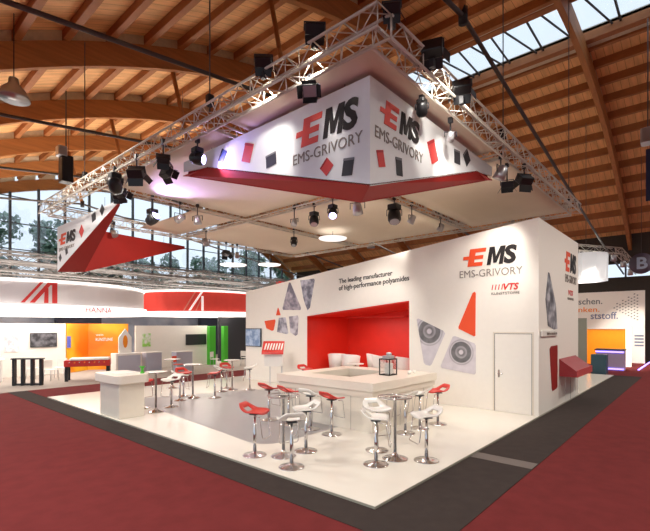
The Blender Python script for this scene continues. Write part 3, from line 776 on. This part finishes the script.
# ================================================================== SPOTLIGHTS
def aim(d):
    return Vector(d).normalized().to_track_quat('-Z', 'Y').to_matrix().to_4x4()
def fixture(kind, x, y, z, tgt, label, lit=False, power=0, size=1.0, zc=None, col=(1,.94,.85), cone=70):
    t = thing('stage_light', label, 'stage light', (x, y, z), 0, 'stage lights on the truss')
    d = Vector(tgt)-Vector((x,y,z)); M = aim(d)
    s = size
    zc = (TZ-.15-z) if zc is None else zc
    MB().box(-.035,.035,-.035,.035,zc-.06,zc+.06).tube([(0,0,.1*s),(0,0,zc)], .015, 6).obj('clamp', M_dark, t)
    a = Vector((M[0][0], M[1][0], 0)).normalized() if abs(M[2][0]) < .99 else Vector((1,0,0))
    w = .17*s
    MB().tube([tuple(a*w), tuple(a*w+Vector((0,0,.14*s))), tuple(-a*w+Vector((0,0,.14*s))), tuple(-a*w)], .012, 6).obj('yoke', M_dark, t)
    if kind == 'flood':
        MB().rbox(-.16*s,.16*s,-.13*s,.13*s,-.07*s,.10*s,.02, M=M).obj('housing', M_black, t)
        MB().rbox(-.14*s,.14*s,-.11*s,.11*s,-.078*s,-.07*s,.01, M=M).obj('lens', M_lampon if lit else M_lens, t)
        for sx in (-1,1):
            MB().prism([(sx*.16*s,-.13*s,-.07*s),(sx*.16*s,.13*s,-.07*s),(sx*.25*s,.12*s,-.2*s),(sx*.25*s,-.12*s,-.2*s)], (.004,0,.003), M=M).obj('barn_door', M_black, t)
            MB().prism([(-.16*s,sx*.13*s,-.07*s),(.16*s,sx*.13*s,-.07*s),(.15*s,sx*.21*s,-.2*s),(-.15*s,sx*.21*s,-.2*s)], (0,.004,.003), M=M).obj('barn_door', M_black, t)
    elif kind == 'par':
        MB().lathe([(.05*s,.16*s),(.09*s,.13*s),(.11*s,-.02*s),(.12*s,-.12*s),(.115*s,-.12*s)], 20, M=M).obj('housing', M_silver, t)
        MB().disc(.11*s,-.11*s,-.09*s, 20, M).obj('lens', M_lampon if lit else M_lens, t)
    else:
        MB().lathe([(.06*s,.2*s),(.12*s,.15*s),(.15*s,.02*s),(.15*s,-.1*s),(.12*s,-.17*s),(.11*s,-.17*s)], 22, M=M).obj('housing', M_black, t)
        MB().disc(.11*s,-.172*s,-.16*s, 20, M).obj('lens', M_lampblue if lit == 'blue' else (M_lampon if lit else M_lens), t)
        MB().rbox(-.12*s,.12*s,-.12*s,.12*s,.14*s,.26*s,.03).obj('base', M_black, t)
    if power:
        L = bpy.data.lights.new('lamp', 'SPOT'); L.energy = power; L.color = col; L.spot_size = math.radians(cone); L.spot_blend = .7; L.shadow_soft_size = .12
        lo = bpy.data.objects.new('lamp', L); COL.objects.link(lo); lo.parent = t
        lo.matrix_local = T(*(d.normalized()*.24*s)) @ M
    return t
P = SPOT_W
fl = [
 ('flood', -.05,.98,6.42,(3,4,0), 'black flood light above the truss, nearest the banner on its long side', 0, P, .85),
 ('flood', -.15,1.95,6.33,(4,6,0), 'black flood light on the long truss, second from the corner', 0, P, .8),
 ('flood', .2,1.30,5.80,(-2.5,-.6,3.5), 'flood light with shiny lens hung under the long truss near the banner', 0, 0, .7),
 ('flood', .2,-.12,6.33,(5,3,0), 'black flood light on top of the truss corner', 0, 0, .7),
 ('flood', 1.1,-.22,6.2,(7,2,3), 'big black flood light on the right truss, above the banner', 0, P, .9),
 ('flood', 2.05,-.24,6.05,(7,2,2), 'black flood light on the right truss, next after the big one', 0, P, .85),
 ('head', 1.75,.3,5.78,(7,3,1), 'dark spotlight under the right truss behind the banner', 0, 0, .6),
 ('par', 2.75,.28,5.66,(6,3,0), 'small lamp under the right truss over the banner granules', 0, 0, .6),
 ('par', 5.05,.2,5.6,(5.2,2,2), 'silver lamp with open flaps above the right banner tip', 0, P, 1.1),
 ('flood', 6.0,.0,5.66,(7.16,1.5,3.5), 'black flood light on the right truss aimed at the wall logo', 0, P, 1.0),
 ('flood', -.145,5.0,5.62,(2,9,0), 'slim black flood light in the middle of the long truss', 0, 0, .75),
 ('flood', -.145,6.15,5.62,(3,9,0), 'large black flood light with barn doors on the long truss', 0, P, 1.05),
 ('head', -.145,7.25,5.6,(2,10,3), 'round black spotlight on the long truss beside the violet beam', 0, 0, 1.0),
 ('head', .25,4.4,5.6,(.75,3.6,5.4), 'spotlight with bright violet lens next to the banner tip', 'blue', 60, .8),
 ('flood', .3,8.1,5.6,(3,11,0), 'small black lamp hanging below the long truss end', 0, 0, .7),
 ('head', 1.5,8.7,5.35,(1.8,7.4,6.05), 'moving head spotlight throwing violet light onto the fabric', 'blue', 170, 1.05),
 ('par', 2.3,8.6,5.5,(2.2,13.2,4.8), 'silver lamp with warm bulb, beside the moving head', 1, 260, 1.0),
 ('par', 2.8,8.45,5.5,(4,9,0), 'unlit silver lamp next to the warm one', 0, 0, 1.0),
 ('par', 4.9,11.2,5.5,(5,9,0), 'silver lamp under the cross truss near the windows', 0, 60, 1.0),
 ('par', 2.1,12.7,5.6,(3,9,0), 'small silver lamp below the end truss beside the far banner', 0, 0, .9),
 ('head', 1.5,12.75,5.6,(4,10,0), 'round dark spotlight behind the far corner banner', 0, 0, 1.0),
 ('flood', 6.9,12.7,5.5,(7,10,0), 'black lamp at the rear truss in front of the windows', 0, 0, 1.0),
 ('par', 7.5,12.7,5.5,(6,10,0), 'small silver lamp beside the black rear one', 0, 0, .9),
 ('head', 5.1,5.75,5.5,(3,4,0), 'black spotlight on the middle truss, left of the violet one', 0, P, .95),
 ('head', 4.85,4.8,5.5,(1.5,2,1.5), 'spotlight with glowing violet lens under the middle truss', 'blue', 0, .9),
 ('par', 4.95,4.0,5.5,(7.2,5,2), 'silver lamp below the lowest point of the banner', 1, P, 1.2),
 ('head', 6.1,3.55,5.45,(4,2,0), 'large round black spotlight right of the banner corner', 0, P, 1.25),
 ('par', 7.0,3.5,5.5,(7.2,6,2), 'small lamp next to the large round black spotlight', 1, P, .9),
 ('head', 7.15,8.7,5.5,(5,7,0), 'small black lamp above the bar near the glowing disc', 0, P, .8),
 ('flood', 5.6,.25,5.5,(7.1,.8,1), 'silver-faced flood light just below the right banner tip', 1, P*.6, .8),
 ('par', 4.9,6.4,5.5,(3,6,0), 'small silver lamp at the far end of the middle truss row', 0, P, .8),
 ('par', 9.0,3.55,5.6,(8.6,5.8,1), 'lamp on the cross truss lighting the red niche', 0, P, .9),
]
for k, (kd, x, y, z, tg, lb, lit, pw_, sz) in enumerate(fl):
    fixture(kd, x, y, z, tg, lb, lit, pw_, sz, zc=(TZ-.1-z) if z < TZ-.1 else -.2, col=(.55,.42,1) if lit == 'blue' else (1,.94,.86), cone=100 if lit == 'blue' else 70)
# wash lights hitting the long picture wall and the front floor from the long truss
for i, (x, y, tg) in enumerate(((0.25,5.6,(7.1,6.8,2.6)), (0.25,7.8,(7.1,10.5,2)))):
    fixture('flood', x, y, 5.6, tg, ['flood light under the long truss between the slim and the large one', 'flood light under the long truss next to the round black spotlight'][i], 0, P*1.3, .8)

# hall pendant lamps
def pendant(x, y, z, label, power=HALL_LAMP, r=.34):
    t = thing('pendant_lamp', label, 'pendant lamp', (x, y, z), 0, 'high bay lamps of the hall')
    MB().lathe([(r,0),(r*.97,.04),(r*.75,.22),(r*.35,.36),(r*.3,.5),(.0,.52)], 24).lathe([(r*.96,.005),(r*.72,.2),(r*.3,.34)], 24).obj('shade', M_silver, t)
    MB().lathe([(0,.0),(r*.9,.01),(r*.9,.03),(0,.03)], 24).obj('diffuser', mat('pendant_glass', (235,235,235), .3, emit=.6), t)
    MB().tube([(0,0,.5),(0,0,zr(x)-z+.75)], .012, 6).obj('cable', M_black, t)
    L = bpy.data.lights.new('lamp', 'SPOT'); L.energy = power; L.color = (1,.93,.84); L.spot_size = math.radians(150); L.spot_blend = .5; L.shadow_soft_size = .3
    lo = bpy.data.objects.new('lamp', L); COL.objects.link(lo); lo.parent = t; lo.location = (0,0,-.08)
pendant(-1.63, 9.36, 7.75, 'silver dome pendant lamp hanging from the timber roof')
hx = [(-4,-2),(3,-6),(10,-6),(17,-5),(24,-6),(24,6),(17,10),(17,19),(24,17),(10,20),(3,20),(-3,17),(-4,4)]  # unseen lamp grid added to light the hall and bounce onto the roof
PL = ['over the aisle left of the camera side','over the aisle close to the near hall end','near hall end, beside the ridge skylight','near hall end, past the ridge skylight','near hall end, by the side wall',
 'over the lettered cream stand wall','behind the partition block, beyond the rear truss','over the dark booths by the ridge','in the far bay beside the side wall','over the coral ring canopy','over the gap between both ring canopies','over the white reception desk at the left edge','over the red aisle left of the platform']
for i, (x, y) in enumerate(hx):
    pendant(x, y, min(8.6, zr(x)-1.2), 'added silver dome pendant lamp for hall light, ' + PL[i], HALL_LAMP*(1.35 if y < 0 and x > 0 else 1))

# black projector hanging near the roof
pj = thing('hanging_speaker', 'black loudspeaker hanging from the roof at the truss end', 'loudspeaker', (.75,13.3,7.75))
MB().rbox(-.18,.18,-.2,.2,-.55,.35,.05).obj('cabinet', M_black, pj)
MB().tube([(0,0,.3),(0,0,zr(.75)-7.75+.1)], .02, 6).obj('pole', M_steel, pj)
MB().rbox(-.3,-.02,-.25,.1,.3,.62,.05).obj('junction_box', M_silver, pj)

# ================================================================== NEIGHBOURING STANDS, LONG SIDE
def ring_canopy(cx, cy, R, z0, z1, m, label, lip):
    t = thing('ring_canopy', label, 'canopy', (cx, cy, 0), 0, 'ring canopies with logos')
    n = 72; mb = MB()
    mb.lathe([(R,z0),(R,z1),(R-.08,z1),(R-.08,z0),(R,z0)], n, smooth=False); mb.obj('ring_band', m, t)
    MB().lathe([(R+.02,z1-.04),(R+.05,z1-.04),(R+.05,z1+.06),(R-.1,z1+.06),(R-.1,z1-.04),(R+.02,z1-.04)], n, smooth=False).obj('top_rim', M_glowW, t)
    MB().lathe([(R-1.6,z0-lip),(R+.04,z0-lip),(R+.14,z0-lip+.05),(R+.14,z0-.02),(R-1.6,z0-.02),(R-1.6,z0-lip)], n, smooth=False).obj('luminous_lip', M_glowW, t)
    for k in range(4):
        a = PI/4+k*PI/2; MB().tube([(R*.9*math.cos(a),R*.9*math.sin(a),z1),(R*.9*math.cos(a),R*.9*math.sin(a),5.5)], .01, 5).obj('hanging_wire', M_steel, t)
    return t
def ring_logo(t, cx, cy, R, ctr, z0, hh, strokes, m):
    th0 = math.atan2(cam.location.y-cy, cam.location.x-cx)+ctr/R
    for (xa, xb, xc, xd, za, zb) in strokes:   # bottom from xa to xb at za, top from xc to xd at zb
        mb = MB(); vs = []; fs = []; n = 6
        for i in range(n+1):
            f = i/n
            for x in (xa+(xc-xa)*f, xb+(xd-xb)*f):
                a = th0+x/R; z = z0+(za+(zb-za)*f)*hh
                for rr in (R+.006, R+.02): vs.append((rr*math.cos(a), rr*math.sin(a), z))
        for i in range(n):
            a = i*4; b = a+4
            fs += [(a+1,a+3,b+3,b+1),(a,b,b+2,a+2),(a,a+1,b+1,b),(a+2,b+2,b+3,a+3)]
        fs += [(0,2,3,1),(n*4,n*4+1,n*4+3,n*4+2)]
        mb.add(vs, fs).obj('logo_stroke', m, t)
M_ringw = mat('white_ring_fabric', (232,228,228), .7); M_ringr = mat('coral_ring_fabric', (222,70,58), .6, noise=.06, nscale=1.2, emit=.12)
wr_ = ring_canopy(1.5,20.4,4.88,3.14,4.0, M_ringw, 'huge white ring canopy with red stroke logo over neighbouring stand', .35)
ring_logo(wr_, 1.5,20.4,4.88,.32,3.17,.78, [(-.60,-.48,.0,.10,0,1),(-.33,-.17,.24,.40,0,1),(.12,.26,.14,.26,0,.72),(.38,.55,.38,.55,0,1),(.24,.42,.24,.55,.88,1)], M_logoR)
def on_ring(txt, t, cx, cy, R, ctr, z0, z1, w, m):
    th0 = math.atan2(cam.location.y-cy, cam.location.x-cx)+ctr/R
    fr = Frame((0,0,0),(1,0,0),(0,1,0),(0,0,1))
    o = text(txt, fr, -w/2, w/2, z0, z1, m, t, d=0)
    for v in o.data.vertices:
        a = th0+v.co.x/R; rr = R+.004+v.co.z
        v.co = (rr*math.cos(a), rr*math.sin(a), v.co.y)
on_ring('HANNA', wr_, 1.5,20.4,5.02,2.45,2.84,3.06,1.15, mat('pale_red_lettering', (205,90,104), .6))
rr_ = ring_canopy(10.65,20.6,3.85,3.12,4.2, M_ringr, 'coral red ring canopy with white stroke logo', .22)
ring_logo(rr_, 10.65,20.6,3.85,.0,3.14,1.0, [(-.62,-.5,.02,.14,0,1),(.05,.17,.05,.17,0,.78)], mat('white_logo_stroke', (250,240,238), .6, emit=.4))
ring_logo(rr_, 10.65,20.6,3.85,.0,3.14,1.0, [(-.9,-.82,-.3,-.22,0,1),(-.25,-.19,.0,.06,0,.6)], mat('pink_logo_stroke', (240,150,135), .6))

nb = thing('exhibition_wall', 'white stand wall with television under the white ring canopy', 'stand wall', (0,0,.02))
MB().box(-4.5,2.87,20.0,20.12,0,2.4).obj('wall_panel', M_wall, nb)
FB = Frame((0,20.0,0),(1,0,0),(0,0,1),(0,-1,0))
screen('dark television on the white wall under the white ring canopy', FB, 1.4,2.48,1.32,1.98, M_screen)
tag(MB().box(.45,.95,19.97,19.995,1.15,1.95).obj('poster', mottled('poster_print', (240,238,238), (196,190,196), 6)), 'pale poster on the white wall left of the dark television', 'poster')
tag(MB().box(2.9,3.05,19.86,19.94,1.25,1.8).obj('blue_sign', mat('blue_print', (92,98,190), .5)), 'small blue sign where white wall meets orange wall', 'sign')
ow = thing('orange_wall', 'orange stand wall with white lettering and a folded corner', 'stand wall', (0,0,.02))
MB().prism([(2.9,19.95,0),(4.2,20.9,0),(5.85,19.95,0),(5.85,20.05,0),(4.2,21.0,0),(2.9,20.05,0)], (0,0,2.4)).obj('wall_panel', M_orange, ow)
fo = Frame((4.2,20.885,0),Vector((1.65,-.95,0)).normalized(),(0,0,1),Vector((-.95,-1.65,0)).normalized())
text('wein', fo, .35,.7,1.77,1.87, M_white, ow); text('KUNSTLINIE', fo, .35,1.15,1.50,1.66, M_white, ow, bold=.01)
hs = thing('house_panel', 'white house-shaped display panel with orange figure on a counter', 'display panel', (4.55,17.4,1.02))
MB().prism([(-.28,0,0),(.32,0,0),(.32,0,.75),(.02,0,1.15),(-.28,0,.75)], (0,.06,0)).obj('panel', M_white, hs)
FH = Frame((0,-.001,0),(1,0,0),(0,0,1),(0,-1,0))
mb = MB(); FH.poly(mb, [(.02+.11*math.cos(a*PI/8), .55+.3*math.sin(a*PI/8)) for a in range(16)]); mb.obj('orange_figure', M_orange2, hs)
wc = thing('display_counter', 'white display counter carrying the house-shaped panel', 'counter', (0,0,.02))
MB().rbox(4.05,5.3,17.2,17.8,0,1.0,.05).obj('counter_body', M_white, wc)
mb = MB(); FH2 = Frame((0,17.2,0),(1,0,0),(0,0,1),(0,-1,0)); FH2.poly(mb, [(4.15,.1),(5.2,.1),(5.2,.9),(4.15,.9)], .002, .006); mb.obj('front_panel', M_lilac, wc)
for i, (xa, xb, y) in enumerate(((5.5,6.3,17.2),(6.75,7.65,16.6))):
    c = thing('lilac_counter', ['grey lilac counter box beside the white display counter', 'grey lilac counter box below the second television'][i], 'counter', (0,0,.02))
    MB().rbox(xa,xb,y,y+.5,0,.96,.03).obj('counter_body', M_lilac, c)
    MB().rbox(xa-.03,xb+.03,y-.03,y+.53,.96,1.0,.03).obj('counter_top', M_white, c)
ww = thing('exhibition_wall', 'plain white stand wall behind the lilac counters', 'stand wall', (0,0,.02))
MB().box(5.95,10.3,19.3,19.42,0,2.3).obj('wall_panel', M_wall, ww)
screen('dark television on the white wall beside the green column', Frame((0,19.3,0),(1,0,0),(0,0,1),(0,-1,0)), 8.85,10.2,1.2,1.82, M_dark)
tag(MB().box(6.3,6.75,19.26,19.29,1.2,1.9).obj('poster', mottled('green_poster', (150,210,90), (235,235,225), 5)), 'green printed poster on the plain white stand wall', 'poster')
for i, (x, w) in enumerate(((10.0,.42),(11.0,.3))):
    tag(MB().rbox(x,x+w,18.6,18.9,.02,2.3,.02).obj('green_column', M_green), ['green square column beside the second television', 'narrow green column next to the dark area'][i], 'column')
tag(MB().box(12.0,15.5,20.6,20.7,.02,2.9).obj('dark_stand_wall', M_dark), 'dark stand wall beyond the green columns', 'stand wall')
tag(MB().box(-10,22,27,27.1,.02,3.0).obj('partition_screen', M_bluegrey), 'long blue grey partition far behind the ring canopies', 'partition')
for i, (x, w) in enumerate(((-.5,.7),(4.4,2.6),(14.4,4.0))):
    tag(MB().box(x,x+w,26.4,26.8,.02,2.9).obj('dark_booth', mat('navy_board', (44,48,66), .6)), ['small dark booth far behind the white stand wall','dark navy booth far behind the orange wall','wide dark booth far behind the green columns'][i], 'booth')
# black tubular high table
bt = thing('tall_bar_table', 'black tubular high table at the edge of the grey carpet', 'high table', (.42,16.4,.02), -.72)
mb = MB().rbox(-.55,.55,-.16,.16,1.0,1.05,.03); mb.obj('table_top', M_black, bt)
for sx in (-.48,-.17,.17,.48): MB().box(sx-.045,sx+.045,-.08,.08,0,1.0).obj('leg', M_black, bt)
MB().box(-.5,.5,-.1,-.05,.02,.07).box(-.5,.5,.05,.1,.02,.07).obj('foot_rail', M_black, bt)
# red table with legs (table football)
tf = thing('football_table', 'red and orange table football with white rim on black legs', 'table football', (2.6,16.45,.02), -.45)
MB().rbox(-.85,.85,-.36,.36,.60,.86,.03).obj('body', M_redplastic, tf)
MB().rbox(-.65,.8,-.40,.40,.86,.94,.04).obj('rim', M_white, tf)
for sx in (-.76,.76):
    for sy in (-.28,.28): MB().box(sx-.06,sx+.06,sy-.06,sy+.06,0,.62).obj('leg', M_black, tf)
for k in range(8):
    MB().tube([(-.62+.18*k,-.55,.78),(-.62+.18*k,.55,.78)], .012, 6).tube([(-.62+.18*k,-.6,.78),(-.62+.18*k,-.48,.78)], .025, 8).obj('rod', M_orange2 if k%2 else M_chrome, tf)
# white wire chairs
def wire_chair(x, y, rz, label, m=M_white):
    t = thing('side_chair', label, 'chair', (x, y, .02), rz, 'slim chairs on the neighbouring stands')
    MB().rbox(-.2,.2,-.2,.2,.44,.47,.05).obj('seat', m, t)
    MB().rbox(-.2,.2,.18,.2,.55,.85,.009).tube([(-.17,.19,.45),(-.17,.19,.6)], .012, 6).tube([(.17,.19,.45),(.17,.19,.6)], .012, 6).obj('backrest', m, t)
    for sx in (-.17,.17):
        for sy in (-.17,.17): MB().tube([(sx*1.15,sy*1.15,0),(sx,sy,.45)], .013, 6).obj('leg', M_silver, t)
wire_chair(1.5,17.4,.4,'white chair between the black high table and the television wall')
wire_chair(2.1,18.2,-.6,'white chair right under the dark television')
wire_chair(1.2,18.7,2.4,'white chair close to the television wall, behind the others')
wire_chair(6.3,15.7,.5,'orange red chair in front of the lilac counter', M_orangered)
wire_chair(9.4,17.2,.5,'white chair below the second television')
wire_chair(11.2,16.8,1.8,'white chair in front of the green columns')
wire_chair(12.6,17.8,2.8,'white chair in front of the dark stand wall')
lc = thing('reception_desk', 'long white reception desk at the edge under the white ring', 'desk', (0,0,.02))
MB().rbox(-4,.05,18.4,19.0,0,.9,.05).obj('desk_body', M_white, lc)
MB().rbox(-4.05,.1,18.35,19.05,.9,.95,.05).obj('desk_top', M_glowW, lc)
# neighbours' trusses
nt_ = thing('neighbour_truss', 'dense aluminium truss grid above the neighbouring ring canopies', 'truss')
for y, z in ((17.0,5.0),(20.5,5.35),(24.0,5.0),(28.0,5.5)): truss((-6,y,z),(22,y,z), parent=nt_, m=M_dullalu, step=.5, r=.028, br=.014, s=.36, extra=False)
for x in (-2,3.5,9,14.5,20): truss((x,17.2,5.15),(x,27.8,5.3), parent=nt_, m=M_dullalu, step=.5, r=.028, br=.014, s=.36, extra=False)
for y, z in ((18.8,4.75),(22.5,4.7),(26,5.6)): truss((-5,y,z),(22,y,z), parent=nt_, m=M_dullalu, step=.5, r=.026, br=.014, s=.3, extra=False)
tag(MB().box(15.2,15.3,17.0,18.6,4.7,5.3).obj('small_banner', M_redplastic), 'small red banner behind the sloping top of the partition', 'banner')

# ================================================================== STANDS ON THE RIGHT
rw = thing('exhibition_wall', 'cream stand wall with large words beside the red aisle', 'stand wall', (0,0,.0))
MB().box(28.3,28.45,-.42,6.5,.0,4.5).obj('wall_panel', M_wall, rw)
FR = Frame((28.3,0,0),(0,-1,0),(0,0,1),(-1,0,0))
text('schen.', FR, -3.15,-1.8,3.72,4.12, mat('grey_lettering', (110,112,116), .5), rw, bold=.01)
text('nken.', FR, -3.15,-1.95,3.22,3.55, mat('orange_word', (240,140,50), .5), rw, bold=.01)
text('ststoff.', FR, -2.45,-.95,2.75,3.2, mat('slate_lettering', (110,118,150), .5), rw, bold=.01)
mb = MB(); rnd = random.Random(3)
for i in range(9):
    for j in range(-4, 5):
        if abs(j) > i*.55+.6: continue
        x = -1.15+i*.15; z = 3.45+j*.19+(i%2)*.08
        FR.poly(mb, [(x-.035,z-.04),(x+.045,z-.02),(x+.035,z+.04),(x-.045,z+.02)])
mb.obj('printed_dots', mat('dot_print', (120,118,116), .5), rw)
mb = MB()
for k in range(4): FR.poly(mb, [(-.1,1.05+.2*k),(.36,1.05+.2*k),(.36,1.15+.2*k),(-.1,1.15+.2*k)])
mb.obj('text_lines', mat('blue_grey_print', (120,130,150), .5), rw)
oc = thing('orange_partition', 'orange half-height partition before the lettered cream wall', 'partition', (0,0,0))
MB().box(25.95,26.1,.3,2.85,0,2.12).obj('board', M_orange2, oc)
MB().box(25.9,26.15,.26,2.9,2.12,2.16).obj('cap_strip', M_cream, oc)
lp = thing('light_pillar', 'glowing white pillar at the end of the orange partition', 'pillar', (0,0,0))
MB().rbox(24.9,25.1,-.08,.18,0,2.25,.03).obj('body', mat('lit_pillar', (255,246,225), .5, emit=.8), lp)
pc = thing('lit_counter', 'grey counter edged with violet light in front of orange partition', 'counter', (0,0,.0))
MB().rbox(22.0,22.7,-.08,1.15,0,1.05,.02).obj('counter_body', mat('mauve_board', (178,160,186), .4), pc)
M_viol = mat('violet_light_strip', (150,130,255), .5, emit=2.5)
MB().box(21.96,21.995,-.08,1.15,.93,1.0).box(21.96,21.995,-.08,1.15,.06,.12).obj('light_strip', M_viol, pc)
MB().box(21.9,22.75,-.12,1.2,1.05,1.1).obj('counter_top', M_dark, pc)
tag(MB().rbox(19.45,20.0,.32,.95,.009,.94,.02).obj('display_cube', M_teal), 'dark teal display cube beside the dark carpet border', 'display cube')
tag(MB().box(20.5,20.56,1.3,2.1,.0,2.7).obj('upright_display_board', mat('grey_green_panel', (150,152,140), .5)), 'grey green upright panel beside the orange partition', 'panel')
tag(MB().box(23,29.5,-.62,-.55,.003,.04).obj('floor_light_strip', M_viol), 'violet light strip along the foot of the cream stand', 'light strip')
dc = thing('drum_lantern', 'white translucent drum lantern hanging over the right-hand stands', 'lantern', (20.6,1.35,0))
MB().lathe([(.95,4.55),(.97,5.9),(.94,5.9),(.92,4.55),(.95,4.55)], 10, smooth=False).obj('drum', mat('lantern_film', (228,228,228), .5, alpha=.7, emit=.25), dc)
MB().tube([(0,0,5.9),(0,0,zr(20.6)+.8)], .012, 5).tube([(-.95,0,5.9),(.95,0,5.9)], .012, 5).obj('wire', M_steel, dc)
rt = thing('neighbour_truss', 'truss with bright lamps above the stands beside the red aisle', 'truss')
truss((18.5,2.4,6.2),(22.4,.2,6.2), parent=rt, step=.5); truss((22.4,.2,6.2),(28,-.15,5.6), parent=rt, step=.5)
for i, (x, y, z) in enumerate(((20.2,1.65,5.85),(20.9,1.25,5.85),(21.9,.35,5.8),(23.2,.1,5.6),(25.3,.0,5.35))):
    t = fixture('par', x, y, z, (x+3,y+.3,0), ['bright lamp on the aisle truss, beside the partition edge', 'second bright lamp over the drum lantern', 'bright lamp at the bend of the aisle truss', 'bright lamp past the bend of the aisle truss', 'bright lamp at the far end of the aisle truss'][i], 1, 600, 1.2, zc=.45)
    t['group'] = 'lamps on the aisle truss'
bs = thing('round_sign', 'round hanging sign with a pale letter B on dark ground', 'sign', (24,-.62,0))
MB().lathe([(0,-.04),(.55,-.04),(.55,.04),(0,.04)], 32, T(0,0,5.65)@Matrix.Rotation(PI/2,4,'Y')).obj('sign_disc', mat('violet_grey_disc', (92,80,96), .5), bs)
text('B', Frame((-.05,0,0),(0,-1,0),(0,0,1),(-1,0,0)), -.2,.28,5.35,5.98, mat('pale_letter', (190,205,225), .5), bs, bold=.03)
MB().tube([(0,0,6.2),(0,0,zr(24)+.8)], .012, 5).obj('wire', M_steel, bs)
hb = thing('hanging_banner', 'dark navy banner hanging at the picture edge above the aisle', 'banner', (20.4,-1.45,0))
MB().box(-.03,.03,-.5,.35,8.1,10.5).obj('cloth', mat('navy_cloth', (34,36,70), .7), hb)
MB().tube([(0,-.4,10.5),(0,-.4,zr(20.4)+.8)], .01, 5).tube([(0,.2,10.5),(0,.2,zr(20.4)+.8)], .01, 5).obj('wire', M_steel, hb)
gl = thing('grey_floodlight', 'grey box floodlight hanging under the roof at the picture edge', 'floodlight', (14.2,-1.65,8.9))
MB().rbox(-.25,.25,-.3,.2,-.25,.25,.08).obj('housing', M_silver, gl)
MB().tube([(0,0,.25),(0,0,zr(14.2)-8.9+.1)], .02, 6).obj('pole', M_steel, gl)
